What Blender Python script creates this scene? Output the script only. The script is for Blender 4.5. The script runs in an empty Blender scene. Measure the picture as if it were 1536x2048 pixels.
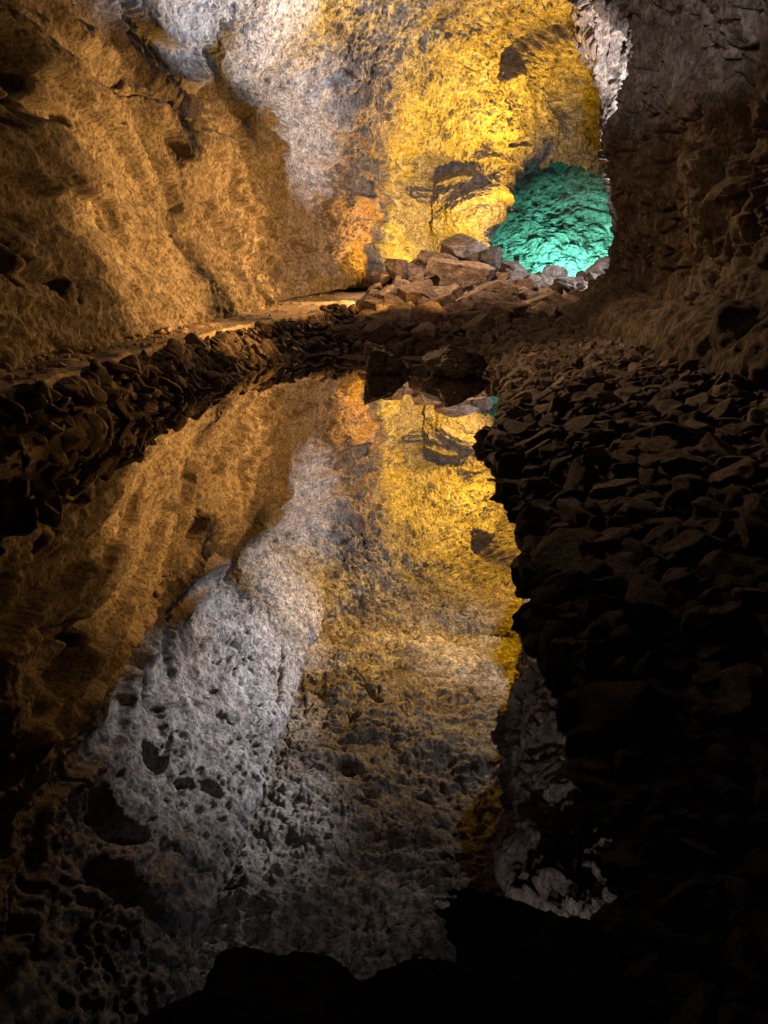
import bpy, math, random
import numpy as np
from mathutils import Vector, Matrix, Euler

# ------------------------------------------------------------------ camera, world, exposure
sc = bpy.context.scene
H = 2.0                                   # camera height above the pool (m); layout below is in units of H
F_PX, PITCH, ROLL = 1500.0, math.radians(16.475), math.radians(1.433)
cam_d = bpy.data.cameras.new('camera'); cam = bpy.data.objects.new('camera', cam_d)
sc.collection.objects.link(cam); sc.camera = cam
cam_d.sensor_fit = 'VERTICAL'; cam_d.sensor_height = 36.0; cam_d.lens = F_PX / 2048 * 36.0
cam_d.clip_start = 0.02; cam_d.clip_end = 400
cam.location = (0, 0, H)
cam.matrix_world = Matrix.Translation((0, 0, H)) @ (Matrix.Rotation(math.pi/2 - PITCH, 4, 'X') @ Matrix.Rotation(ROLL, 4, 'Z'))
w = bpy.data.worlds.new('World'); sc.world = w; w.use_nodes = True
w.node_tree.nodes['Background'].inputs[0].default_value = (0.9, 0.8, 0.7, 1)
w.node_tree.nodes['Background'].inputs[1].default_value = 0.0
sc.view_settings.view_transform = 'Standard'; sc.view_settings.look = 'None'
sc.view_settings.exposure = 0.0; sc.view_settings.gamma = 1.0
sc.cycles.max_bounces = 6; sc.cycles.diffuse_bounces = 3; sc.cycles.glossy_bounces = 3
sc.cycles.sample_clamp_indirect = 4.0
sc.cycles.use_denoising = True

# ------------------------------------------------------------------ cave lamps and added fill lights
def spot(name, loc, tgt, power, col, angle, blend=0.3, radius=0.12):
    l = bpy.data.lights.new(name, 'SPOT'); l.energy = power; l.color = col
    l.spot_size = math.radians(angle); l.spot_blend = blend; l.shadow_soft_size = radius
    o = bpy.data.objects.new(name, l); sc.collection.objects.link(o)
    o.location = Vector(loc) * H
    o.rotation_euler = (Vector(tgt) - Vector(loc)).to_track_quat('-Z', 'Y').to_euler()
    return o
ORANGE = (1.0, 0.49, 0.125); YELLOW = (1.0, 0.66, 0.06); WHITE = (0.86, 0.89, 1.0); TEAL = (0.13, 1.0, 0.72); WARM = (1.0, 0.62, 0.30)
LAMPS = [
 # name, location, target, watts, colour, cone, blend
 ('orange_spot', (0.1, 18.6, 1.35), (-3.2, 12.0, 2.1), 13000, ORANGE, 56, 0.45),
 ('orange_spot', (2.8, 9.6, 1.3), (-3.2, 7.6, 1.8), 2600, ORANGE, 38, 0.6),  # added fill from across the pool for the near left wall
 ('orange_spot', (2.9, 11.0, 1.4), (-3.2, 10.0, 1.8), 22000, ORANGE, 46, 0.8),  # added frontal fill, evens out the left wall
 ('orange_spot', (2.9, 11.0, 1.4), (-3.0, 14.4, 2.1), 16000, ORANGE, 38, 0.6),  # added fill, carries the frontal orange further along the wall
 ('orange_spot', (2.9, 11.0, 1.4), (-2.0, 18.6, 2.3), 16000, ORANGE, 38, 0.6),  # added fill for the dim stretch between orange and white light
 ('orange_spot', (2.7, 8.8, 1.5), (-2.5, 5.4, 0.5), 2200, ORANGE, 26, 0.9),  # added to brighten the near part of the path
 ('orange_spot', (0.3, 22.0, 1.85), (-1.8, 21.6, 3.4), 2300, (1.0, 0.42, 0.04), 140, 0.6),
 ('yellow_lamp', (2.3, 23.2, 1.7), (1.2, 27.0, 2.8), 9500, (1.0, 0.55, 0.02), 140, 0.6),
 ('yellow_lamp', (6.6, 24.0, 2.4), (3.4, 23.5, 8.4), 52000, (1.0, .52, .005), 114, 0.9),
 ('yellow_lamp', (2.8, 19.5, 2.0), (0.7, 17.0, 7.6), 38000, (1.0, .52, .008), 92, 0.9),
 ('teal_lamp', (8.6, 38.9, 1.6), (9.0, 41.0, 1.3), 17000, (0.17, 1.0, 0.76), 150, 0.9),
 ('teal_lamp', (11.0, 38.6, 1.6), (11.2, 41.0, 1.3), 10000, (0.17, 1.0, 0.76), 150, 0.9),
 ('teal_lamp', (7.4, 36.0, 1.5), (5.4, 33.0, 3.6), 3000, (0.25, 1.0, 0.75), 110, 0.8),
 ('white_spot', (4.0, 14.6, 2.6), (4.64, 13.3, 7.4), 5500, WHITE, 158, 0.25),
 ('white_spot', (4.0, 14.4, 2.6), (-3.0, 9.7, 6.4), 56000, WHITE, 35, 1.0),
 ('white_spot', (4.0, 14.6, 2.6), (-3.0, 13.3, 6.4), 52000, WHITE, 36, 1.0),
 ('white_spot', (4.0, 14.8, 2.6), (-2.4, 17.0, 6.6), 44000, WHITE, 35, 1.0),
 ('white_spot', (4.0, 15.0, 2.6), (-1.8, 19.8, 4.7), 30000, WHITE, 31, 1.0),
 ('white_spot', (4.0, 15.2, 3.6), (4.2, 18.4, 6.0), 9000, WHITE, 120, 0.6),
 ('white_spot', (6.1, 21.0, 3.0), (4.4, 22.0, 1.2), 3500, WHITE, 130, 0.6),
 ('white_spot', (-1.2, 0.6, 3.2), (1.9, 6.4, 4.3), 14000, WHITE, 25, 0.5),  # added near the camera to light the overhang seen in the pool
 ('white_spot', (1.4, 2.0, 2.4), (0.0, 8.0, 6.4), 2600, WHITE, 56, 0.8),
 ('warm_fill', (0.9, 17.0, 7.1), (1.5, 18.8, 0.8), 14000, (1.0, .66, .38), 54, 0.8),  # added overhead fill that brightens the rock heap
 ('warm_fill', (-2.3, 7.0, 3.0), (2.3, 9.0, -0.5), 900, WARM, 66, 0.9),  # added weak fill for the right bank
 ('warm_fill', (-2.6, 13.2, 4.6), (2.3, 7.0, 0.2), 11000, WARM, 48, 0.9),  # added to give the bank stones lit rims
 ('warm_fill', (-2.8, 4.5, 3.7), (3.4, 11.5, 2.4), 3200, WARM, 52, 0.9),  # added fill on the front of the right wall
]
for a in LAMPS: spot(*a)

# ------------------------------------------------------------------ helpers
rng = np.random.default_rng(7); random.seed(7)
def ray(px, py):
    x, y = px - 768, 1024 - py; c, s = math.cos(ROLL), math.sin(ROLL)
    x, y = (c*x - s*y)/F_PX, (s*x + c*y)/F_PX
    return np.array([x, math.cos(PITCH) + y*math.sin(PITCH), -math.sin(PITCH) + y*math.cos(PITCH)])
def P(px, py, D):
    r = ray(px, py); r = r / r[1]; return np.array([0, 0, 1.0]) + r*D
def _h(ix, iy, iz, seed):
    n = (ix.astype(np.int64)*374761393 + iy.astype(np.int64)*668265263 + iz.astype(np.int64)*2147483647 + seed*1274126177) & 0xffffffff
    n = ((n ^ (n >> 13)) * 1274126177) & 0xffffffff
    n = ((n ^ (n >> 16)) * 2246822519) & 0xffffffff
    return (n ^ (n >> 15)).astype(np.float32) / 4294967296.0
def vnoise(p, seed=0):                      # value noise in -1..1
    p = np.asarray(p, np.float32); f0 = np.floor(p); t = p - f0; t = t*t*t*(t*(t*6-15)+10)
    i = f0.astype(np.int64); out = 0
    for dx in (0, 1):
        wx = t[..., 0] if dx else 1-t[..., 0]
        for dy in (0, 1):
            wy = t[..., 1] if dy else 1-t[..., 1]
            for dz in (0, 1):
                wz = t[..., 2] if dz else 1-t[..., 2]
                out = out + wx*wy*wz*_h(i[..., 0]+dx, i[..., 1]+dy, i[..., 2]+dz, seed)
    return out*2-1
def fbm(p, octs=5, lac=2.03, gain=0.5, seed=0, ridged=False):
    a, s, tot = 1.0, 0, 0
    q = np.array(p, np.float32)
    for k in range(octs):
        n = vnoise(q, seed+k)
        if ridged: n = 1 - 2*np.abs(n)
        s = s + a*n; tot += a; a *= gain; q = q*lac + 11.3
    return s/tot
def worley(p, seed=0):                      # distance to nearest feature point
    p = np.asarray(p, np.float32); i = np.floor(p).astype(np.int64); best = np.full(p.shape[:-1], 9.0, np.float32)
    for dx in (-1, 0, 1):
        for dy in (-1, 0, 1):
            for dz in (-1, 0, 1):
                c = (i[..., 0]+dx, i[..., 1]+dy, i[..., 2]+dz)
                d2 = 0
                for k in range(3): d2 = d2 + (c[k] + _h(*c, seed+17*k) - p[..., k])**2
                best = np.minimum(best, d2)
    return np.sqrt(best)
def smooth(a, b, x): t = np.clip((x-a)/(b-a), 0, 1); return t*t*(3-2*t)
def mesh_obj(name, V, Fc, mat, parent=None, smooth_sh=True):
    me = bpy.data.meshes.new(name); V = np.asarray(V, np.float32); Fc = np.asarray(Fc, np.int32)
    n = Fc.shape[1]
    me.vertices.add(len(V)); me.vertices.foreach_set('co', V.ravel())
    me.loops.add(Fc.size); me.loops.foreach_set('vertex_index', Fc.ravel())
    me.polygons.add(len(Fc)); me.polygons.foreach_set('loop_start', np.arange(0, Fc.size, n, dtype=np.int32))
    if smooth_sh: me.polygons.foreach_set('use_smooth', np.ones(len(Fc), bool))
    me.update(calc_edges=True); me.materials.append(mat)
    o = bpy.data.objects.new(name, me); sc.collection.objects.link(o)
    if parent: o.parent = parent
    return o
def tag(o, label=None, cat=None, group=None, kind=None):
    for k, v in (('label', label), ('category', cat), ('group', group), ('kind', kind)):
        if v: o[k] = v
    return o

# ------------------------------------------------------------------ materials
def rock_mat(name, cols, scale=1.0, tilt=0.0, stretch=(1, 1, 1), bump=0.5, rough=0.9, pits=0.0, rand=False, patch=0.35, coord='Object', bdist=0.08, shards=0.0):
    m = bpy.data.materials.new(name); m.use_nodes = True; nt = m.node_tree; N = nt.nodes; L = nt.links
    bs = N['Principled BSDF']; bs.inputs['Roughness'].default_value = rough
    bs.inputs['Specular IOR Level'].default_value = 0.25
    tc = N.new('ShaderNodeTexCoord'); mp = N.new('ShaderNodeMapping')
    mp.inputs['Scale'].default_value = [s*scale for s in stretch]
    mp.inputs['Rotation'].default_value = (tilt, 0, 0)
    L.new(tc.outputs[coord], mp.inputs['Vector'])
    vec = mp.outputs[0]
    if rand:
        oi = N.new('ShaderNodeObjectInfo'); mu = N.new('ShaderNodeVectorMath'); mu.operation = 'SCALE'
        mu.inputs[0].default_value = (37, 53, 71); L.new(oi.outputs['Random'], mu.inputs['Scale'])
        ad = N.new('ShaderNodeVectorMath'); L.new(vec, ad.inputs[0]); L.new(mu.outputs[0], ad.inputs[1]); vec = ad.outputs[0]
    def noise(sc_, det, ro=0.6, dist=0.0):
        n = N.new('ShaderNodeTexNoise'); n.inputs['Scale'].default_value = sc_; n.inputs['Detail'].default_value = det
        n.inputs['Roughness'].default_value = ro; n.inputs['Distortion'].default_value = dist
        L.new(vec, n.inputs['Vector']); return n.outputs[0]
    def ramp(src, stops):
        r = N.new('ShaderNodeValToRGB'); el = r.color_ramp.elements
        while len(el) < len(stops): el.new(0.5)
        for e, (p_, c_) in zip(el, stops): e.position = p_; e.color = (*c_, 1)
        L.new(src, r.inputs[0]); return r.outputs[0]
    def mixc(fac, a, b, bt='MIX', f=None):
        x = N.new('ShaderNodeMix'); x.data_type = 'RGBA'; x.blend_type = bt
        if f is not None: x.inputs[0].default_value = f
        else: L.new(fac, x.inputs[0])
        L.new(a, x.inputs[6])
        if isinstance(b, tuple): x.inputs[7].default_value = (*b, 1)
        else: L.new(b, x.inputs[7])
        return x.outputs[2]
    n_big = noise(0.35, 4, 0.55, 0.6); n_mid = noise(2.2, 8, 0.70, 0.1); n_fine = noise(9.0, 8, 0.74, 0.0)
    base = ramp(n_mid, [(0.32, cols[0]), (0.5, cols[1]), (0.68, cols[2])])
    tint = ramp(n_big, [(0.38, (0.62, 0.58, 0.55)), (0.62, (1, 1, 1))])
    base = mixc(None, base, tint, 'MULTIPLY', patch*1.6 if patch*1.6 < 1 else 1)
    dark = ramp(n_fine, [(0.40, (0.22, 0.19, 0.17)), (0.55, (1, 1, 1)), (0.72, (1.0, 1.0, 1.0))])
    base = mixc(None, base, dark, 'MULTIPLY', 0.85)
    vo = N.new('ShaderNodeTexVoronoi'); vo.inputs['Scale'].default_value = 5.0; L.new(vec, vo.inputs['Vector'])
    vo.feature = 'F1'
    if pits:
        pr = ramp(vo.outputs['Distance'], [(0.10, (0.35, 0.32, 0.30)), (0.28, (1, 1, 1))])
        base = mixc(None, base, pr, 'MULTIPLY', pits)
    if rand:
        mr = N.new('ShaderNodeMapRange'); mr.inputs['To Min'].default_value = .55; mr.inputs['To Max'].default_value = 1.45
        wn = N.new('ShaderNodeTexWhiteNoise'); wn.noise_dimensions = '1D'; L.new(oi.outputs['Random'], wn.inputs['W']); L.new(wn.outputs['Value'], mr.inputs['Value'])
        cb = N.new('ShaderNodeVectorMath'); cb.operation = 'SCALE'; L.new(base, cb.inputs[0]); L.new(mr.outputs[0], cb.inputs['Scale']); base = cb.outputs[0]
    L.new(base, bs.inputs['Base Color'])
    # relief
    def math_(op, a, b):
        x = N.new('ShaderNodeMath'); x.operation = op
        for i, v in enumerate((a, b)):
            if isinstance(v, (int, float)): x.inputs[i].default_value = v
            else: L.new(v, x.inputs[i])
        return x.outputs[0]
    hgt = math_('ADD', math_('MULTIPLY', n_mid, 1.0), math_('MULTIPLY', n_fine, 0.8))
    ng = noise(28.0, 5, 0.7); hgt = math_('ADD', hgt, math_('MULTIPLY', ng, 0.14))
    if pits: 
        hgt = math_('ADD', hgt, math_('MULTIPLY', math_('MINIMUM', vo.outputs['Distance'], 0.3), 1.2*pits))
    bp = N.new('ShaderNodeBump'); bp.inputs['Strength'].default_value = bump; bp.inputs['Distance'].default_value = bdist
    L.new(hgt, bp.inputs['Height']); L.new(bp.outputs[0], bs.inputs['Normal'])
    return m
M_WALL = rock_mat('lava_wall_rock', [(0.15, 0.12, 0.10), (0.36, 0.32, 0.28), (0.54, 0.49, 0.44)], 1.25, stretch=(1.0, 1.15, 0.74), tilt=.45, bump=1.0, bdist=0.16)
M_SLAB = rock_mat('porous_slab_rock', [(0.08, 0.07, 0.065), (0.36, 0.335, 0.32), (0.60, 0.57, 0.55)], 0.85, stretch=(1.0, 1.0, .8), bump=1.0, bdist=0.2, pits=0.45)
M_CEIL = rock_mat('lava_ceiling_rock', [(0.09, 0.075, 0.06), (0.30, 0.27, 0.235), (0.55, 0.51, 0.47)], 0.9, stretch=(0.75, 1.2, 1.2), patch=.62, bump=1.0, bdist=0.16, pits=0.15)
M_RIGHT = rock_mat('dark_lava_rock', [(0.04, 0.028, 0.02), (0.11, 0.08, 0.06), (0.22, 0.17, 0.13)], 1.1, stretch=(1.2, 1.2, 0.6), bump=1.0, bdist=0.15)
M_PATH = rock_mat('path_dust', [(0.30, 0.22, 0.16), (0.44, 0.35, 0.26), (0.56, 0.46, 0.36)], 1.2, stretch=(1, 1, 1), bump=0.45, bdist=0.05)
M_GROUND = rock_mat('rubble_soil', [(0.06, 0.045, 0.035), (0.14, 0.10, 0.08), (0.24, 0.19, 0.15)], 2.0, stretch=(1, 1, 1), bump=1.0, bdist=0.1)
M_STONE = rock_mat('wall_stone', [(0.06, 0.045, 0.04), (0.15, 0.115, 0.095), (0.27, 0.22, 0.18)], 2.0, stretch=(1, 1, 1), bump=0.8, bdist=0.05)
M_ROCK = rock_mat('loose_rock', [(0.09, 0.06, 0.045), (0.21, 0.155, 0.12), (0.37, 0.295, 0.24)], 1.6, stretch=(1, 1, 1.5), bump=0.9, rand=True, bdist=0.06)
M_PALE = rock_mat('pale_boulder', [(0.14, 0.09, 0.07), (0.30, 0.24, 0.20), (0.50, 0.43, 0.38)], 1.4, stretch=(1, 1, 1.5), bump=0.9, rand=True, bdist=0.06)
M_DARK = rock_mat('dark_bank_stone', [(0.06, 0.045, 0.035), (0.19, 0.145, 0.115), (0.34, 0.27, 0.22)], 2.0, stretch=(1, 1, 1.5), bump=0.9, rand=True, bdist=0.05)

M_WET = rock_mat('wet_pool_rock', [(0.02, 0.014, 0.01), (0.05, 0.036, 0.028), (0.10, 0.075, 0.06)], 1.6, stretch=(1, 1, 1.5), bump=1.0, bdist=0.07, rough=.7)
M_BLACK = rock_mat('unlit_black_lava', [(0.012, 0.009, 0.007), (0.035, 0.026, 0.02), (0.08, 0.06, 0.045)], 2.0, stretch=(1, 1, 1), bump=0.9, bdist=0.05)  # near-black colour stands in for the missing light on the foreground rocks
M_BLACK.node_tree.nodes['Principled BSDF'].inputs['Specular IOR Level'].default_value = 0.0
def water_mat():
    m = bpy.data.materials.new('still_water'); m.use_nodes = True; nt = m.node_tree; N = nt.nodes; L = nt.links
    for n in list(N): N.remove(n)
    out = N.new('ShaderNodeOutputMaterial'); mix = N.new('ShaderNodeMixShader')
    d = N.new('ShaderNodeBsdfDiffuse'); d.inputs[0].default_value = (0.006, 0.004, 0.003, 1)
    g = N.new('ShaderNodeBsdfGlossy'); g.inputs['Roughness'].default_value = 0.0
    g.inputs[0].default_value = (0.98, 0.96, 0.93, 1)
    lw = N.new('ShaderNodeLayerWeight'); lw.inputs[0].default_value = 0.5
    rp = N.new('ShaderNodeValToRGB'); el = rp.color_ramp.elements; st = [(0, .16), (.25, .24), (.43, .33), (.61, .48), (.775, .74), (.913, .88), (1, .96)]
    while len(el) < len(st): el.new(.5)
    for e, (p_, v_) in zip(el, st): e.position = p_; e.color = (v_, v_, v_, 1)
    L.new(lw.outputs['Facing'], rp.inputs[0])
    L.new(rp.outputs[0], mix.inputs[0]); L.new(d.outputs[0], mix.inputs[1]); L.new(g.outputs[0], mix.inputs[2])
    L.new(mix.outputs[0], out.inputs[0]); return m
M_WATER = water_mat()

# ------------------------------------------------------------------ smooth control nets
def catmull(C, ts):                          # C (n,...) control rows, ts parameters in 0..n-1
    n = len(C); i = np.clip(np.floor(ts).astype(int), 0, n-2); t = (ts - i).reshape((-1,)+(1,)*(C.ndim-1))
    g = lambda k: C[np.clip(k, 0, n-1)]
    p0, p1, p2, p3 = g(i-1), g(i), g(i+1), g(i+2)
    return 0.5*((2*p1) + (-p0+p2)*t + (2*p0-5*p1+4*p2-p3)*t*t + (-p0+3*p1-3*p2+p3)*t*t*t)
def net(C, nu, nv, wu=None, wv=None):
    C = np.array(C, float)
    def par(n, N, wts):
        wts = np.array(wts, float); c = np.concatenate([[0], np.cumsum(wts)]); c /= c[-1]
        return np.interp(np.linspace(0, 1, N), c, np.arange(n))
    us = par(C.shape[0], nu, wu if wu is not None else np.ones(C.shape[0]-1))
    vs = par(C.shape[1], nv, wv if wv is not None else np.ones(C.shape[1]-1))
    A = catmull(C, us); A = catmull(np.swapaxes(A, 0, 1), vs); return np.swapaxes(A, 0, 1), us, vs
def normals(G):
    du = np.gradient(G, axis=0); dv = np.gradient(G, axis=1); n = np.cross(du, dv)
    n /= np.linalg.norm(n, axis=-1, keepdims=True) + 1e-9; return n
def grid_faces(nu, nv, j0=0, j1=None, i0=0, i1=None):
    j1 = nv-1 if j1 is None else j1; i1 = nu-1 if i1 is None else i1
    I, J = np.meshgrid(np.arange(i0, i1), np.arange(j0, j1), indexing='ij'); a = (I*nv + J).ravel()
    return np.stack([a, a+1, a+nv+1, a+nv], 1)
def find(G, px, py, mirrored=False):         # the wall point seen at a spot of the view (directly or in the pool)
    r = ray(px, py); o = np.array([0, 0, 1.0])
    if mirrored: r = r*np.array([1, 1, -1]); o = np.array([0, 0, -1.0])
    r /= np.linalg.norm(r); d = G - o; dist = np.linalg.norm(d, axis=-1); c = (d @ r)/dist
    ok = c > math.cos(0.006)
    if not ok.any(): return G.reshape(-1, 3)[np.argmax(c)]
    dist = np.where(ok, dist, 1e9); return G.reshape(-1, 3)[np.argmin(dist)]
def polydist(G, pts):
    best = np.full(G.shape[:-1], 1e9)
    for a, b in zip(pts[:-1], pts[1:]):
        ab = b-a; t = np.clip(((G-a) @ ab)/(ab @ ab + 1e-12), 0, 1)
        best = np.minimum(best, np.linalg.norm(G - a - t[..., None]*ab, axis=-1))
    return best
def crop(V, Fc):
    used = np.unique(Fc); m = np.full(len(V), -1, np.int64); m[used] = np.arange(len(used)); return V[used], m[Fc]

# ------------------------------------------------------------------ left wall, far wall and ceiling
def sec(foot, pts, ceil): return [foot] + pts + ceil
L_NET = [
 # each station: foot, lower bulge, bench, wall x3, shoulder, lip of the fold, behind the fold, ceiling x4
 [(-2.6,-4,.35),(-2.6,-4,.8),(-2.65,-4,1.2),(-2.7,-4,1.9),(-2.8,-4,2.9),(-2.9,-4,3.9),(-2.8,-4,4.8),(-2.1,-4,5.5),(-2.3,-4,5.9),(-1.2,-4,6.2),(.2,-4,6.3),(1.6,-4,6.0),(3,-4,5.2)],
 [(-2.65,1,.35),(-2.7,1,.8),(-2.8,1,1.2),(-2.8,1,1.9),(-2.9,1,2.9),(-3.0,1,3.9),(-2.8,1,4.9),(-2.1,1,5.6),(-2.3,1,6.0),(-1.2,1,6.3),(.2,1,6.4),(1.6,1,6.2),(3,1,5.6)],
 [(-2.7,5,.36),(-2.75,5,.8),(-2.85,5,1.2),(-2.98,5,1.9),(-2.85,5,2.9),(-3.05,5,3.7),(-2.85,5,4.8),(-2.0,5.2,5.8),(-2.25,5.2,6.2),(-1.1,5,6.4),(.2,5,6.5),(1.6,5,6.3),(3,5,5.8)],
 [(-2.72,9,.40),(-2.8,9,.85),(-2.92,9,1.3),(-2.95,9,2.0),(-3.0,9,3.1),(-3.3,9,4.0),(-3.0,9,5.0),(-1.9,9,6.05),(-2.1,9,6.45),(-1.0,9,6.6),(.3,9,6.8),(1.8,9,6.7),(3.2,9,6.2)],
 [(-2.55,13,.5),(-2.66,13,.95),(-2.85,13,1.35),(-3.05,13,2.2),(-2.95,13.1,3.4),(-3.3,13.3,4.2),(-3.05,13.5,5.3),(-1.75,13,6.5),(-1.9,13,6.9),(-.8,13,7.0),(.6,13,7.2),(2.2,13,7.2),(3.8,13,6.8)],
 [(-2.1,17,.8),(-2.2,17,1.1),(-2.45,17,1.3),(-2.6,17,2.4),(-2.55,17.4,3.8),(-2.75,17.6,4.8),(-2.6,17.4,5.7),(-1.7,17,7.0),(-1.75,17,7.4),(-.6,17,7.5),(.9,17,7.7),(2.8,17,7.9),(5,17,7.6)],
 [(-1.3,20.6,.97),(-1.35,20.7,1.2),(-1.4,20.9,1.5),(-1.4,21.2,2.6),(-1.5,21.3,3.9),(-1.55,21,5.0),(-1.55,20.6,6.0),(-1.4,19.6,7.4),(-1.3,19.4,7.8),(-.1,19.5,8.0),(1.6,20,8.3),(3.8,20,8.6),(6.4,20,8.6)],
 [(-.3,22.8,1.1),(-.3,22.9,1.4),(-.3,23.1,1.8),(-.3,23.2,2.8),(-.2,23.4,4.0),(-.2,23,5.1),(-.1,21.4,6.0),(0.2,21.2,6.9),(0.5,21.3,7.8),(1.2,21.3,8.3),(2.6,21.8,8.7),(4.4,22,9.2),(7,22,9.6)],
 [(1.2,26.8,1.15),(1.2,26.9,1.6),(1.2,27,2.2),(1.2,27.0,3.2),(1.1,27,4.4),(1.0,26.4,5.4),(.8,24.8,6.4),(.8,23.1,7.4),(1.5,23.3,8.1),(2.4,23.6,8.6),(3.6,24.0,9.0),(5.2,24.2,9.8),(8,24.5,10.0)],
 [(3.05,25.6,1.2),(3.05,25.6,1.7),(3.05,25.7,2.4),(3.2,25.9,3.3),(3.5,26.4,4.2),(3.7,26.8,5.0),(3.8,26.9,6.0),(3.9,26.9,7.0),(4.4,27.0,7.7),(4.9,27.3,8.2),(5.4,26.7,9.2),(7.0,26.6,9.6),(9.5,26.6,10.0)],
 [(3.3,29.5,1.2),(3.3,29.5,1.7),(3.4,29.5,2.4),(3.7,29.5,3.3),(4.1,29.5,4.2),(4.6,29.5,4.8),(5.3,29.5,5.3),(6.0,29.5,5.6),(6.6,29.5,5.7),(7.2,29.5,5.6),(8.0,29.5,5.4),(9.2,29.5,5.0),(11.5,29.5,4.5)],
 [(2.4,34,1.2),(2.4,34,1.8),(2.5,34,2.6),(2.8,34,3.8),(3.6,34,5.0),(4.6,34,6.0),(5.8,34,6.8),(7.0,34,7.2),(8.0,34,7.4),(9.0,34,7.4),(10.4,34,7.2),(12,34,6.8),(14,34,6.4)],
 [(2.0,39,1.2),(2.0,39,1.8),(2.2,39,2.6),(2.6,39,3.8),(3.4,39,5.0),(4.4,39,6.0),(5.6,39,6.8),(6.9,39,7.3),(8.0,39,7.5),(9.2,39,7.5),(10.8,39,7.2),(12.5,39,6.8),(15,39,6.2)],
]
for k, st in enumerate(L_NET[:7]):
    for j in (8, 9, 10, 11):
        x_, y_, z_ = st[j]; st[j] = (x_ - (.12 if j == 8 else 0), y_, z_ + (.35 if j < 10 else .25))
NU, NV = 1500, 860
G, us, vs = net(L_NET, NU, NV, wu=[.4,.7,1.7,1.8,1.7,1.4,1.2,1.3,1.4,1.3,.7,.5], wv=[.6,.5,1.2,1.2,1.1,1.1,1.4,.35,1.2,1.3,1.2,.8])
G0 = G.copy(); nrm = normals(G)
ctr = np.stack([np.clip(G[..., 1]*0.15, 0, 4), G[..., 1], np.full(G.shape[:2], 2.8)], -1)
nrm *= np.sign(np.sum((G-ctr)*nrm, -1, keepdims=True).mean()) if True else 1
V2 = np.broadcast_to(vs[None, :], G.shape[:2]); U2 = np.broadcast_to(us[:, None], G.shape[:2])
upper = smooth(5.3, 6.3, V2)                 # rough white slab and ceiling
ceil_ = smooth(7.4, 8.4, V2)
far = smooth(12, 22, G[..., 1])
d = np.zeros(G.shape[:2])
W = G.copy(); W[..., 1] *= .8
lowm = .25+.75*smooth(1.0, 3.2, V2+far*2)
d += 0.28*fbm(W*0.55, 3, seed=3) * (1+.5*far)*lowm
d += 0.13*fbm(G*np.array([1.3, 1.6, 1.1]), 4, gain=.55, seed=9)*(1+.8*far)
warp = np.stack([fbm(G*0.8, 3, seed=s) for s in (21, 31, 41)], -1)
S = (G + warp*0.35)
St = S.copy(); St[..., 1] = S[..., 1]*.9 + S[..., 2]*.4; St[..., 2] = S[..., 2]*.9 - S[..., 1]*.4
streak = fbm(St*np.array([3.2, 3.2, 1.7])*1.6, 5, gain=.62, seed=50, ridged=True)
d -= (0.036 + .03*far)*streak*(1-ceil_*.3)
fr_ = fbm(S*np.array([.9, 1.0, 1.3]), 3, seed=411); fm = smooth(-.1, .3, fbm(G*.6, 3, seed=402))
d += .10*fm*np.clip(1-np.abs(fr_)*20, 0, 1)
fr_ = fbm(St*np.array([2.4, 2.4, 1.6]), 3, seed=405)
d += .06*np.clip(1-np.abs(fr_)*10, 0, 1)*smooth(0, .4, fbm(G*.9, 3, seed=406))
d += (.045+.02*far)*fbm(G*11, 3, gain=.65, seed=66)
rough_ = fbm(S*np.array([3, 3, 3.])*1.6, 5, gain=.62, seed=61)
d += (0.05+.05*far)*rough_*(.5+.9*upper)
nearf = .35+.65*smooth(6, 12, G[..., 1])
wl = worley((S + .25*warp + .12*np.stack([fbm(G*3, 3, seed=q_) for q_ in (301, 302, 303)], -1))*np.array([2.6, 2.6, 2.1])*1.15, 5)
pitm = smooth(-.25, .35, fbm(G*.7, 3, seed=71))
d += 0.15*upper*(1-.65*ceil_)*nearf*(.15+.85*pitm)*smooth(.34, .12, wl)
wl2 = worley((S + .07*np.stack([fbm(G*6, 3, seed=q_) for q_ in (311, 312, 313)], -1))*np.array([6., 6., 4.6]), 8)
d += 0.11*(.06+.94*upper)*(1-.6*ceil_)*nearf*(.3+.7*pitm)*smooth(.36, .10, wl2)
# layered ledges on the ceiling
lay = fbm(G*np.array([.5, .5, .9]), 3, seed=81)*6
d += ceil_*(0.05*(lay - np.floor(lay))**2 * smooth(0, .1, 1-(lay-np.floor(lay))) + .16*fbm(S*np.array([1.1, 2.2, 2.2]), 5, gain=.55, seed=88, ridged=True) + .30*fbm(S*np.array([.7, 1.1, 1]), 4, seed=89))
led = G[..., 2]*1.15 + .12*G[..., 1] + 1.1*fbm(G*.5, 4, seed=91); q = led-np.floor(led)
d += (1-upper)*smooth(1.2, 2.5, V2)*.22*(smooth(0, .75, q)*smooth(1, .88, q))
led = G[..., 2]*3.1 + .5*G[..., 1] + 1.6*fbm(G*.9, 4, seed=93); q = led-np.floor(led)
d += (1-upper)*.05*(smooth(0, .7, q)*smooth(1, .85, q))
def crack(pts, width, depth, mirrored=False):
    q = [find(G0, *p, mirrored) for p in pts]
    dd = polydist(G0 + (warp*0.10), q)
    global d
    d += depth*smooth(width, width*0.25, dd)
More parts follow.
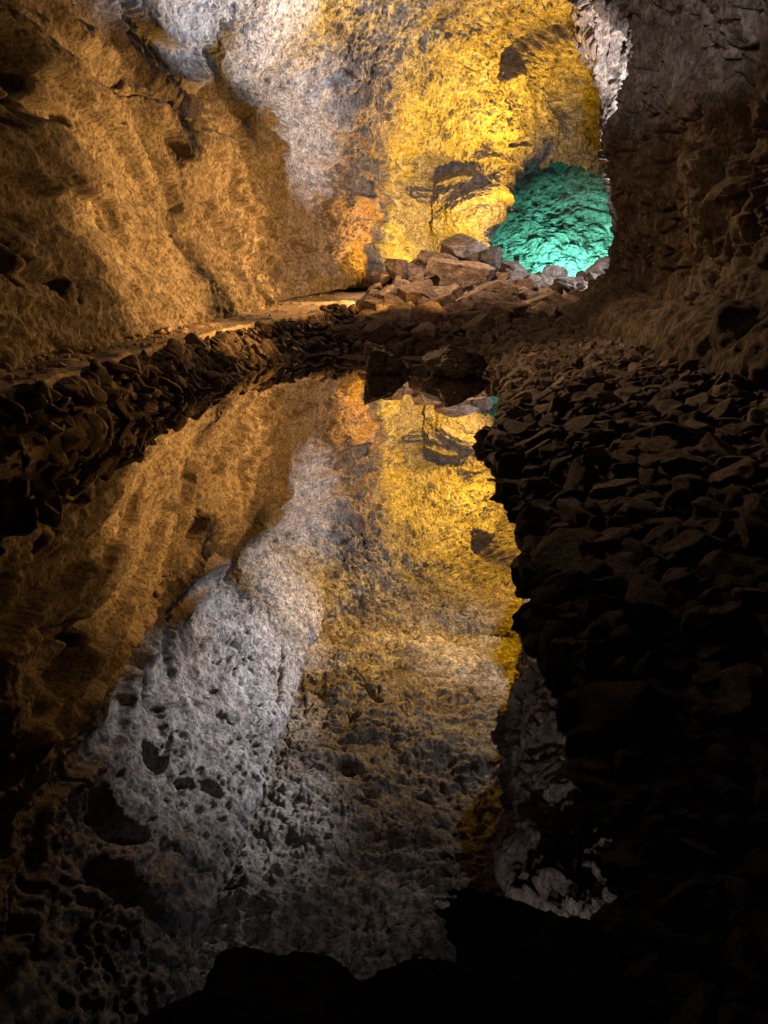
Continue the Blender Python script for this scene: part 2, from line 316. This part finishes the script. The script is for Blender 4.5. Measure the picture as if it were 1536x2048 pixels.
def pocket(px, py, rx, ry, depth, mirrored=False, edge=.45):
    global d
    c = find(G0, px, py, mirrored); a = find(G0, px+rx, py, mirrored)-c; b = find(G0, px, py-ry, mirrored)-c
    la, lb = np.linalg.norm(a), np.linalg.norm(b); rel = G0 + warp*.25*max(min(la, lb), .2) - c
    u = (rel @ a)/la**2; v = (rel @ b)/lb**2; w_ = np.linalg.norm(rel, axis=-1)/(1.6*max(la, lb))
    r = np.sqrt(u*u+v*v + .15*w_*w_)
    d += depth*smooth(1.0+edge*.3, 1.0-edge, r)*(w_ < 1.3)
for pts, w_, dp in [
  ([(395,368),(420,412),(452,452),(482,492)], .08, .16), ([(258,436),(278,458),(290,482)], .12, .25),
  ([(262,235),(252,290),(258,352)], .09, .16), ([(228,290),(236,335)], .09, .22), ([(384,285),(394,325)], .05, .12),
  ([(683,425),(685,470),(683,508)], .16, .9), ([(684,338),(679,370),(677,402)], .14, .5), ([(664,262),(668,302)], .14, .5),
  ([(700,330),(702,358),(718,384),(736,397),(752,388)], .07, .25), ([(150,515),(168,590)], .05, .12), ([(280,150),(290,190)], .06, .15),
  ([(385,240),(455,262),(540,268)], .08, .07), ([(850,420),(860,445)], .10, .3), ([(1030,287),(1065,289)], .10, .3),
  ([(20,250),(110,215),(200,230)], .12, .2), ([(60,470),(90,520),(140,560)], .10, .2)]: crack(pts, w_, dp)
for a in [(80,118,34,70,.75),(322,200,34,34,.65),(20,480,30,45,.3),(540,583,24,9,.5),(700,120,12,20,.2),(445,85,16,30,.35),
          (1082,86,72,38,.85),(690,170,26,22,.25),(930,385,0.1,0.1,0)]:
    if a[4]: pocket(*a)
for a in [(475,1291,20,11,.35),(460,1428,14,9,.3),(326,1500,17,26,.55),(380,1555,12,12,.35),(425,1572,14,18,.4),(240,1592,22,22,.5),
          (700,1520,30,13,.45),(850,1562,26,14,.4),(260,1640,40,30,.4),(250,1750,40,50,.3)]: pocket(*a, mirrored=True)
for pts, w_, dp in [([(566,1290),(572,1350),(560,1410)], .08, .35), ([(715,1368),(760,1402)], .10, .3),
          ([(680,1408),(715,1428)], .08, .25), ([(750,1445),(800,1462),(856,1440)], .09, .3), ([(925,1362),(970,1385)], .07, .2)]:
    crack(pts, w_, dp, True)
# brow block on the yellow wall
c = find(G0, 905, 405); rel = G0-c
u, v = rel[..., 0]/1.35, rel[..., 2]/.95
d -= .6*smooth(1.2, .75, np.sqrt(u*u*.9+v*v)+.12*warp[..., 0])*(G0[..., 1] > 23)
G = G + nrm*d[..., None]
Vall = (G*H).reshape(-1, 3)
jf = int(np.searchsorted(vs, 7.5))
Vw, Fw = crop(Vall, grid_faces(NU, NV, 0, jf)); wallL = mesh_obj('cave_wall_left', Vw, Fw, M_WALL)
wallL.data.materials.append(M_SLAB)
Vm = (V2 + .6*fbm(G0*1.2, 3, seed=77) + .25*fbm(G0*6, 2, seed=78)).reshape(-1)[grid_faces(NU, NV, 0, jf)[:, 0]] > 5.25 
wallL.data.polygons.foreach_set('material_index', Vm.astype(np.int32))
Vc, Fc = crop(Vall, grid_faces(NU, NV, jf, NV-1)); ceil = mesh_obj('cave_ceiling', Vc, Fc, M_CEIL)
for o in (wallL, ceil): tag(o, kind='structure')

# ------------------------------------------------------------------ end wall of the teal chamber
B_NET = []
for k, a in enumerate(np.linspace(0, 1, 7)):
    x = 0.5 + 16*a; y = 40.5 + 1.5*math.sin(a*3.1)
    B_NET.append([(x, y-1.6, .6), (x, y-.8, 1.4), (x, y, 2.4), (x, y+.5, 3.6), (x, y+.6, 5.0), (x, y+.2, 6.6), (x, y-1, 8.4)])
B, _, _ = net(B_NET, 420, 320)
nb = normals(B); nb *= np.sign(nb[..., 1:2].mean())
wb = np.stack([fbm(B*0.6, 3, seed=s) for s in (121, 131, 141)], -1)
db = .8*fbm(B*.45, 4, seed=101) + .25*fbm(B*np.array([2,2,3.]),5,gain=.6,seed=115) + .28*fbm((B+wb*.9)*np.array([1.0, 1.0, 2.6]), 5, gain=.6, seed=111, ridged=True)
B = B + nb*db[..., None]
tag(mesh_obj('cave_wall_end', (B*H).reshape(-1, 3), grid_faces(420, 320), M_CEIL), kind='structure')
# back of the cave, behind the camera
K_NET = [[(x, -4 - .4*math.sin(x), z) for z in (-.5, 1, 3, 5, 7)] for x in (-4, -2, 0, 2, 4)]
K, _, _ = net(K_NET, 60, 60); K[..., 1] += .3*fbm(K*.8, 4, seed=5)
tag(mesh_obj('cave_wall_rear', (K*H).reshape(-1, 3), grid_faces(60, 60), M_RIGHT), kind='structure')

# ------------------------------------------------------------------ right wall
R_NET = [
 # foot, low, mid, high, overhang in, lip, behind lip, top
 [(2.0,-4,-.1),(2.3,-4,.6),(2.5,-4,1.3),(2.5,-4,2.2),(2.4,-4,3.0),(2.0,-4,3.6),(2.3,-4,4.4),(3,-4,6)],
 [(2.1,1,-.1),(2.3,1,.6),(2.5,1,1.3),(2.5,1,2.2),(2.3,1,3.0),(1.8,1,3.5),(2.0,1,4.3),(2.8,1,6.2)],
 [(2.1,3.8,0),(2.25,3.8,.6),(2.6,3.8,1.3),(2.5,3.8,2.2),(2.1,3.8,3.0),(1.5,3.8,3.5),(1.7,3.8,4.4),(2.6,4,6.6)],
 [(2.6,6.4,.1),(2.65,6.2,.75),(2.95,6.2,1.3),(2.95,6.2,2.2),(2.75,6.2,3.2),(2.35,6.1,4.0),(1.35,6.0,5.0),(2.6,6,7.6)],
 [(2.8,8.6,.15),(2.85,8.6,.7),(3.3,8.6,1.25),(3.2,8.6,2.1),(3.1,8.5,3.2),(2.8,8.4,4.2),(1.8,8.5,5.7),(2.8,8.5,8.0)],
 [(3.0,11,.2),(3.1,11,.75),(3.6,11,1.2),(3.35,11,2.1),(3.2,11.3,3.2),(3.25,11.4,4.4),(2.15,11.4,6.3),(3.2,11.4,8.4)],
 [(3.35,13.5,.2),(3.45,13.5,.7),(3.95,13.5,1.25),(3.75,13,2.0),(3.35,12.9,3.3),(3.65,12.9,4.6),(2.4,12.9,6.6),(3.4,12.6,8.8)],
 [(3.7,16,.2),(3.8,16,.65),(4.4,16,1.3),(4.7,15.8,2.2),(4.5,15.4,3.6),(4.25,15.2,5.0),(3.0,15,6.9),(4.1,15,9.0)],
 [(4.5,19,.3),(4.7,19,.8),(5.3,19,1.5),(5.3,19,2.4),(5.0,19,3.6),(4.7,19,5.0),(3.9,19,7.0),(5.0,19,9.8)],
 [(6.2,22,.5),(6.5,22,1.1),(7.0,22,1.8),(7.0,22,3.0),(6.7,22,4.6),(6.3,22,6.2),(6.2,22,8.0),(6.8,22,10.4)],
 [(9,26,.6),(9.2,26,1.2),(9.6,26,2.0),(9.7,26,3.4),(9.4,26,5.0),(9.0,26,6.8),(8.8,26,8.6),(9,26,10.6)],
 [(12.5,32,.6),(12.6,32,1.2),(13,32,2.0),(13,32,3.4),(12.6,32,5.0),(12,32,6.4),(11.6,32,8),(12,32,9)],
 [(15,42,.6),(15.1,42,1.2),(15.5,42,2.0),(15.5,42,3.4),(15,42,5.0),(14.5,42,6.4),(14,42,8),(14,42,9)],
]
RU, RV = 1000, 560
R, ru, rv = net(R_NET, RU, RV, wu=[.5,.6,1.1,1.2,1.3,1.5,1.5,1.2,.9,.5,.3,.2], wv=[.8,1,1.1,1.2,1.3,1.1,1])
R0 = R.copy(); nr = normals(R); nr *= np.sign(nr[..., 0:1].mean())
RVV = np.broadcast_to(rv[None, :], R.shape[:2]); RUU = np.broadcast_to(ru[:, None], R.shape[:2])
wr = np.stack([fbm(R*0.9, 3, seed=s) for s in (221, 231, 241)], -1)
Sr = R + wr*.35
dr = .30*fbm(R*.7, 3, seed=201) + .28*fbm(Sr*np.array([1.9, 1.9, 1.1]), 4, gain=.55, seed=211)
dr += .10*fbm(Sr*np.array([2.6, 2.6, 1.4])*1.2, 5, gain=.6, seed=215, ridged=True)*smooth(1.2, 2.2, RVV)
dr += .035*fbm(Sr*np.array([5, 5, 2.2])*1.6, 4, gain=.6, seed=218, ridged=True)
dr += .12*smooth(.34, .12, worley(Sr*2.6, 205))*smooth(3, 4.2, RVV)
fl = fbm(Sr*np.array([1.3, 1.3, .4]), 3, seed=261); dr += .40*np.clip(1-np.abs(fl)*11, 0, 1)*smooth(1.4, 2.4, RVV)
fl = fbm(Sr*np.array([1.2, 1.2, 2.6]), 3, seed=271); dr += .16*np.clip(1-np.abs(fl)*11, 0, 1)*smooth(1.4, 2.4, RVV)
ck = fbm(Sr*1.5, 2, seed=281)*3; dr += .09*(ck-np.floor(ck))*smooth(1.2, 2.4, RVV)*smooth(0, .08, 1-(ck-np.floor(ck)))
R = R + nr*dr[..., None]
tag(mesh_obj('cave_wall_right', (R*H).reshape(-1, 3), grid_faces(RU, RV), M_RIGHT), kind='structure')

# ------------------------------------------------------------------ ground, path, water
SY = [-4, 1.0, 1.1, 1.5, 2.2, 2.5, 3.0, 4.9, 6.0, 7.3, 9.06, 10.5, 12.0, 13.0, 13.8]
SX = [.42, .42, .46, .50, .50, .58, .67, .67, .92, 1.16, 1.28, 1.35, 1.15, .6, -1.2]
EY = [-4, 2, 4, 6, 8, 10, 12, 14, 15.5, 17.5, 21]; EX = [-2.2, -2.15, -2.12, -2.2, -2.27, -2.17, -1.85, -1.25, -.75, -.75, -.6]      # outer edge of the path
BY = [-4, 2, 4, 6, 8, 9.5, 11, 12, 13.2, 15]; BX = [-2.5, -2.45, -2.3, -1.98, -1.82, -1.70, -1.47, -1.18, -.55, -.25]                 # waterline of the stone wall
PZY = [-4, 5, 9, 13, 17, 21, 24]; PZ = [.40, .40, .43, .53, .74, .92, 1.0]
def ground_z(x, y):
    xs = np.interp(y, SY, SX); e = x - xs
    bank = np.where(e > 0, np.minimum(e*.42, .16 + e*.16), np.maximum(e*.8, -.35))
    bank = np.minimum(bank, .50)
    ysh = .80 + .10*np.clip(x+.1, -.3, .6); bank = np.maximum(bank, np.clip((ysh-y)*.5, -.35, .12))
    fan = np.clip((y-13.5)*.13, -.35, 1.25) * smooth(11.5, 14.5, y)
    z = np.maximum(bank, np.where(y > 11.5, fan, -.35))
    z = np.where(y > 26, 1.25, z)
    # path shelf
    ex = np.interp(y, EY, EX); pz = np.interp(y, PZY, PZ)
    k = smooth(.08, -.02, x-ex)*(y < 22.5)
    return z*(1-k) + np.maximum(pz - .0, z*0)*k
gy = np.concatenate([np.linspace(-4, .5, 30), np.geomspace(.51, 45, 620)]); gx = np.concatenate([np.linspace(-4, 4, 500), np.geomspace(4.02, 17, 120)])
X, Y = np.meshgrid(gx, gy, indexing='ij'); Z = ground_z(X, Y)
GP = np.stack([X, Y, np.zeros_like(X)], -1)
onpath = smooth(.02, -.04, X-np.interp(Y, EY, EX))
Z += (1-onpath)*(.05*fbm(GP*2.2, 4, seed=301) + .05*fbm(GP*7, 3, seed=305)) + onpath*(.012*fbm(GP*5, 4, seed=311) + .03*smooth(.15, .45, fbm(GP*3.1, 3, seed=312)))
gz = np.stack([X, Y, Z], -1)
Fg = grid_faces(len(gx), len(gy)); cen = (gx[Fg[:, 0]//len(gy)] < np.interp(gy[Fg[:, 0] % len(gy)], EY, EX) + .0) & (gy[Fg[:, 0] % len(gy)] < 22.5)
Vg = (gz*H).reshape(-1, 3)
a, b = crop(Vg, Fg[cen]); tag(mesh_obj('path', a, b, M_PATH), kind='structure')
a, b = crop(Vg, Fg[~cen]); tag(mesh_obj('ground', a, b, M_GROUND), kind='structure')
wv_ = np.array([(-3, -2, 0), (5, -2, 0), (5, 15.6, 0), (-3, 15.6, 0)], float)*H
tag(mesh_obj('water', wv_, [[0, 1, 2, 3]], M_WATER, smooth_sh=False), kind='structure')

# ------------------------------------------------------------------ stones
def ico(sub):
    bpy_me = bpy.data.meshes.new('tmp'); import bmesh
    bm = bmesh.new(); bmesh.ops.create_icosphere(bm, subdivisions=sub, radius=1.0); 
    V = np.array([v.co[:] for v in bm.verts]); Fc = np.array([[v.index for v in f.verts] for f in bm.faces]); bm.free()
    bpy.data.meshes.remove(bpy_me); return V, Fc
ICO = {k: ico(k) for k in (3, 4, 6)}
def rock_verts(seed, size, sub=4, planes=13, rough=.05, blocky=.5, layer=0.0, deep=0.0):
    V, Fc = ICO[sub]; r = np.random.default_rng(seed); V = V.copy()
    for k in range(planes):
        n = r.normal(size=3)
        if r.random() < blocky: a = r.integers(3); n = n*.28; n[a] += r.choice([-1, 1])
        n /= np.linalg.norm(n); dd = r.uniform(.50-deep, .80-deep)
        ex = np.maximum(0, V @ n - dd); V -= ex[:, None]*n
    off = r.uniform(-50, 50, 3)
    n_ = V/np.linalg.norm(V, axis=1, keepdims=True)
    V += n_*(rough*1.4*fbm(V*1.6+off, 3, seed=1) + rough*.8*fbm(V*5+off, 4 if sub > 3 else 2, gain=.6, seed=2, ridged=True))[:, None]
    if layer:
        q = fbm(V*np.array([.6, .6, 3.4])+off, 3, seed=4, ridged=True); V -= (n_*np.array([1, 1, .2]))*(layer*q)[:, None]
    V -= (V.max(0)+V.min(0))/2; V /= (V.max(0)-V.min(0))/2
    return V*np.array(size)/2, Fc
def place_boulder(name, px, py, D, wpx, hpx, depth, seed, label, mat, cat='boulder', rot=0.0, tilt=(0, 0), **kw):
    c = P(px, py, D); k = D/F_PX*1.03
    size = np.array([wpx*k, depth*wpx*k, hpx*k])
    V, Fc = rock_verts(seed, size*H, sub=6, **kw)
    o = mesh_obj(name, V, Fc, mat); o.location = Vector(c*H); o.rotation_euler = (tilt[0], tilt[1], rot)
    tag(o, label, cat, 'boulders of the rockfall'); return o
BL = [
 ('boulder', 928, 504, 21.5, 84, 62, .9, 11, 'pinkish pale boulder lying on the very top of the rock heap', M_PALE, dict(rot=.3, tilt=(.1,-.05))),
 ('boulder', 868, 528, 21.0, 92, 56, .9, 12, 'wide flat-topped slab just left of and below the topmost pale boulder', M_ROCK, dict(rot=-.2, tilt=(0,-.25))),
 ('boulder', 978, 520, 21.2, 56, 50, .8, 13, 'squat brown boulder at the right end of the heap top against teal light', M_ROCK, dict(rot=.5)),
 ('boulder', 912, 562, 19.6, 126, 84, .8, 14, 'largest dark smooth-faced boulder in the middle of the rock heap', M_ROCK, dict(rot=.2, tilt=(.1,.18))),
 ('boulder', 834, 603, 17.6, 72, 78, .9, 15, 'tall upright squared block at the left front of the rock heap', M_ROCK, dict(rot=.35, blocky=.95, layer=.03)),
 ('boulder', 986, 607, 17.2, 112, 86, .8, 16, 'big layered grey-brown boulder at the centre front of the rock heap', M_ROCK, dict(rot=-.3, tilt=(0,.12), layer=.05)),
 ('boulder', 797, 541, 19.8, 44, 42, .9, 17, 'small dark wedge boulder where the path meets the rock heap', M_DARK, dict(rot=.8)),
 ('boulder', 772, 632, 15.6, 100, 56, .9, 18, 'low rounded boulder left of the upright block near the pool', M_ROCK, dict(rot=.2)),
 ('boulder', 742, 640, 15.4, 60, 40, .9, 28, 'small boulder at the far end of the stone wall beside the pool', M_ROCK, dict(rot=1.2)),
 ('boulder', 1086, 612, 17.4, 84, 58, .9, 19, 'rounded boulder between the layered boulder and the right cave wall', M_ROCK, dict(rot=.9)),
 ('boulder', 1208, 541, 23.5, 62, 56, .9, 20, 'pale pointed boulder tucked against the right cave wall under teal light', M_PALE, dict(rot=.4)),
 ('boulder', 1105, 556, 23.0, 52, 46, .9, 21, 'pale blocky boulder on the skyline below the middle of the teal light', M_PALE, dict(rot=1.1)),
 ('boulder', 1128, 582, 21.5, 42, 54, .9, 22, 'bright whitish upright boulder below the pale blocky one', M_PALE, dict(rot=.2)),
 ('boulder', 1030, 548, 22.5, 62, 44, .9, 23, 'light slanting boulder on the skyline right of the heap top', M_PALE, dict(rot=.5, tilt=(0,.4))),
 ('boulder', 1060, 582, 20.5, 64, 42, .9, 24, 'grey boulder behind the rounded one in the gap of the rockfall', M_ROCK, dict(rot=1.5)),
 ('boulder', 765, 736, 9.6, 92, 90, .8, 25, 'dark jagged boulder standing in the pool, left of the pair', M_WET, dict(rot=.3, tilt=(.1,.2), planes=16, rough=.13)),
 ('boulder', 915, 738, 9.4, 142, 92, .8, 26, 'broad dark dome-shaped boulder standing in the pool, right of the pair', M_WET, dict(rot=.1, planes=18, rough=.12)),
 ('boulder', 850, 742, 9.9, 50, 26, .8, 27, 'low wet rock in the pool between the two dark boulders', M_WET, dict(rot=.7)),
 ('boulder', 905, 600, 18.2, 52, 50, .9, 29, 'leaning slab in the hollow below the largest dark boulder', M_ROCK, dict(rot=.7, tilt=(0,.6))),
 ('boulder', 1140, 1130, 2.65, 250, 110, .9, 41, 'rough shelf-like stone at the pool edge on the right bank', M_DARK, dict(rot=.5, tilt=(0,-.25), layer=.05)),
 ('boulder', 1180, 1350, 1.9, 190, 210, .8, 42, 'brown upright stone at the pool edge below the shelf-like stone', M_DARK, dict(rot=.3, tilt=(0,-.3))),
 ('boulder', 1280, 830, 6.0, 150, 90, .9, 43, 'dark wedge-shaped stone halfway up the right bank', M_DARK, dict(rot=.3, tilt=(0,.35))),
 ('boulder', 1460, 815, 5.2, 140, 60, .9, 44, 'smooth rounded stone lying against the foot of the right cave wall', M_ROCK, dict(rot=.3)),
]
boxes = []
for (n, px, py, D, wp, hp, dep, sd, lab, mt, kw) in BL:
    o = place_boulder(n, px, py, D, wp, hp, dep, sd, lab, mt, **kw); boxes.append((o.location.copy(), max(o.dimensions)*.5))
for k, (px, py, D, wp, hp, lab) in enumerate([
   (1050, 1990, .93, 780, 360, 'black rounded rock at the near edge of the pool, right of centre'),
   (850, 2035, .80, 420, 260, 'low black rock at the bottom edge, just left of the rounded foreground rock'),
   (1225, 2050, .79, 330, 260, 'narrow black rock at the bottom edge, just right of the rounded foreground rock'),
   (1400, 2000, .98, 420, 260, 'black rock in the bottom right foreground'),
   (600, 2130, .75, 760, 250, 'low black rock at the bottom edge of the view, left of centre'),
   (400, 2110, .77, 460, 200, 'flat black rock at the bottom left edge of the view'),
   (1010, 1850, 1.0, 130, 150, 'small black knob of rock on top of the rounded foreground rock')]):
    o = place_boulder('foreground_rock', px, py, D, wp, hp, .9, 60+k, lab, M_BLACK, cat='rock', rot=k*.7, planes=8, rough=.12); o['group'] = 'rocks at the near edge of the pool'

# prototypes for the loose stones
protos = []
for k in range(14):
    V, Fc = rock_verts(200+k, np.array([1.0, rng.uniform(.55, .9), rng.uniform(.38, .72)]), sub=4, planes=11, rough=.09, layer=.04, deep=.08)
    protos.append((V, Fc))
def proto_mesh(k, name, mat):
    V, Fc = protos[k]; o = mesh_obj(name, V*H, Fc, mat); me = o.data; bpy.data.objects.remove(o); return me
mesh_b = [proto_mesh(k, 'rubble_stone', M_ROCK) for k in range(14)]
mesh_d = [proto_mesh(k, 'bank_stone', M_DARK) for k in range(14)]
def loose(name, mesh, x, y, z, s, label, cat, group):
    o = bpy.data.objects.new(name, mesh); sc.collection.objects.link(o)
    o.location = (x*H, y*H, z*H); o.scale = (s, s, s)
    o.rotation_euler = (rng.normal(0, .35), rng.normal(0, .35), rng.uniform(0, 6.28)); tag(o, label, cat, group); return o
# rockfall between the pool and the teal chamber
cands = []
for _ in range(9000):
    y = rng.uniform(13.2, 27.5); x = rng.uniform(-1.2, 9)
    lo = np.interp(y, [13, 14, 16, 18, 21, 24, 28], [-.6, -.6, -.55, -.5, -.3, 1.2, 3.2]); hi = np.interp(y, [13, 16, 19, 22, 28], [1.8, 3.6, 4.6, 6.4, 9.5])
    if x < lo or x > hi: continue
    s = float(np.clip(rng.lognormal(-1.30 if y < 16 else -1.02, .42), .14, .78))
    cands.append((x, y, s))
kept = []
for x, y, s in sorted(cands, key=lambda c: -c[2]):
    if all((x-a)**2+(y-b)**2 > (.36*(s+t))**2 for a, b, t in kept): kept.append((x, y, s))
kept.sort(key=lambda c: -c[2]/c[1]*max(.2, 1-.02*c[1]))
def heap(x, y): return .55*math.exp(-((x-1.3)/1.9)**2-((y-20.6)/2.3)**2)
stuffV, stuffF = [], []
def add_stuff(acc, V, Fc, x, y, z, s, sq=(1, 1, 1), rot=None):
    r = Euler(rot or (rng.normal(0, .4), rng.normal(0, .4), rng.uniform(0, 6.28))).to_matrix(); Rm = np.array(r)
    Vn = (V*np.array(sq)*s) @ Rm.T + np.array([x, y, z]); acc[1].append(Fc + sum(len(v) for v in acc[0])); acc[0].append(Vn)
gzf = lambda x, y: float(ground_z(np.array([x]), np.array([y]))[0])
acc = ([], [])
LOW = [(ICO[3][0], ICO[3][1])]
lowp = [rock_verts(400+k, np.array([1.0, rng.uniform(.6, .95), rng.uniform(.4, .7)]), sub=3, planes=13, rough=.045, deep=.06) for k in range(10)]
for i, (x, y, s) in enumerate(kept):
    z = gzf(x, y) + heap(x, y) + s*.12
    if i < 250: loose('rubble_stone', mesh_b[rng.integers(14)], x, y, z, s, 'angular brown stone in the rockfall beyond the pool', 'stone', 'loose stones of the rockfall beyond the pool')
    else: add_stuff(acc, *lowp[rng.integers(10)], x, y, z, s)
for _ in range(2600):
    y = rng.uniform(13.2, 27.0); hi = np.interp(y, [13, 16, 19, 22, 28], [1.8, 3.6, 4.6, 6.4, 9.5]); lo = np.interp(y, [13, 14, 16, 18, 21, 24, 28], [-.6, -.6, -.55, -.5, -.3, 1.2, 3.2])
    x = rng.uniform(lo, hi); s = rng.uniform(.08, .22); add_stuff(acc, *lowp[rng.integers(10)], x, y, gzf(x, y)+heap(x, y)*.8+s*.2, s)
tag(mesh_obj('rubble', np.concatenate(acc[0])*H, np.concatenate(acc[1]), M_STONE, smooth_sh=False), 'small broken stones filling the gaps of the rockfall', 'rubble', kind='stuff')

# stones of the right bank
cands = []
for _ in range(16000):
    y = float(np.exp(rng.uniform(math.log(.75), math.log(15.5)))); x0 = float(np.interp(y, SY, SX)); x0 = max(x0, -1.3) if y > .92 else -.8
    wx = float(np.interp(y, [0, 4, 6.6, 11, 15.5], [2.0, 2.1, 2.6, 3.0, 3.5])); x = rng.uniform(x0-.02, wx+.05)
    s = float(np.clip(rng.lognormal(-2.2, .40), .06, .26))
    if y < 1.5: s = min(s, .11)
    if y < .98 and x < .42: continue
    cands.append((x, y, s))
kept = []
for x, y, s in sorted(cands, key=lambda c: -c[2]):
    if all((x-a)**2+(y-b)**2 > (.37*(s+t))**2 for a, b, t in kept): kept.append((x, y, s))
vis = lambda x, y: abs(x) < y*.56 + .05
kept.sort(key=lambda c: -c[2]/c[1] if vis(c[0], c[1]) else 0)
print('bank stones', len(kept))
acc = ([], [])
for i, (x, y, s) in enumerate(kept):
    z = gzf(x, y) + s*.10
    if i < 290 and vis(x, y):
        o = loose('bank_stone', mesh_d[rng.integers(14)], x, y, z, s, 'dark angular stone on the right bank of the pool', 'stone', 'loose stones on the right bank of the pool')
        o.rotation_euler[1] += -.25; o.scale[2] *= .78; o.location[2] -= s*.05*H
    else: add_stuff(acc, *lowp[rng.integers(10)], x, y, z, s)
for _ in range(1500):
    y = float(np.exp(rng.uniform(math.log(.75), math.log(15.5)))); x0 = max(float(np.interp(y, SY, SX)), -1.3); wx = float(np.interp(y, [0, 4, 6.6, 11, 15.5], [2.0, 2.1, 2.6, 3.0, 3.5]))
    x = rng.uniform(x0-.04, wx); s = rng.uniform(.05, .13)*(1 if y > 1.5 else .6); add_stuff(acc, *lowp[rng.integers(10)], x, y, gzf(x, y)+s*.2, s)
tag(mesh_obj('bank_rubble', np.concatenate(acc[0])*H, np.concatenate(acc[1]), M_GROUND, smooth_sh=False), 'small dark broken stones between the larger stones of the right bank', 'rubble', kind='stuff')

# dry stone wall that holds up the path
acc = ([], [])
y = -1.0
while y < 15.6:
    step = .13
    ex, bx, pz = np.interp(y, EY, EX), np.interp(y, BY, BX), np.interp(y, PZY, PZ)
    for v in np.arange(-.08, .95, .17):
        vv = min(v + rng.normal(0, .03), .96); x = bx + (ex+.06-bx)*vv + rng.normal(0, .015); z = pz*vv - .045
        s = float(np.clip(rng.lognormal(-1.8, .36), .08, .28)); lean = .9 if 8.5 < y < 11.5 else .35
        k = rng.integers(10)
        add_stuff(acc, *lowp[k], x, y + rng.normal(0, .04), z, s, (1.1, 1.0, .62), (rng.normal(lean*.8, .45), rng.normal(.3, .4), rng.normal(1.0, 1.0)))
    y += step
tag(mesh_obj('dry_stone_wall', np.concatenate(acc[0])*H, np.concatenate(acc[1]), M_STONE, smooth_sh=False), 'low dry stone retaining wall between the dusty path and the left side of the pool', 'stone wall')

# crumbs along the foot of the wall and on the path
acc = ([], [])
for _ in range(1500):
    y = float(np.exp(rng.uniform(math.log(1.5), math.log(19)))); ex = float(np.interp(y, EY, EX)); fx = float(np.interp(y, [1, 5, 9, 13, 17, 20], [-2.65, -2.7, -2.72, -2.55, -2.1, -1.5]))
    t = rng.random()**2.6; x = fx - .02 + t*(ex-.03-fx); s_ = float(np.clip(rng.lognormal(-3.5, .6), .012, .13))*(1-.55*t)
    add_stuff(acc, *lowp[rng.integers(10)], x, y, gzf(x, y) + s_*.15, s_)
tag(mesh_obj('gravel', np.concatenate(acc[0])*H, np.concatenate(acc[1]), M_PATH, smooth_sh=False), 'loose crumbs of rock lying along the wall foot on the dusty path', 'gravel', kind='stuff')
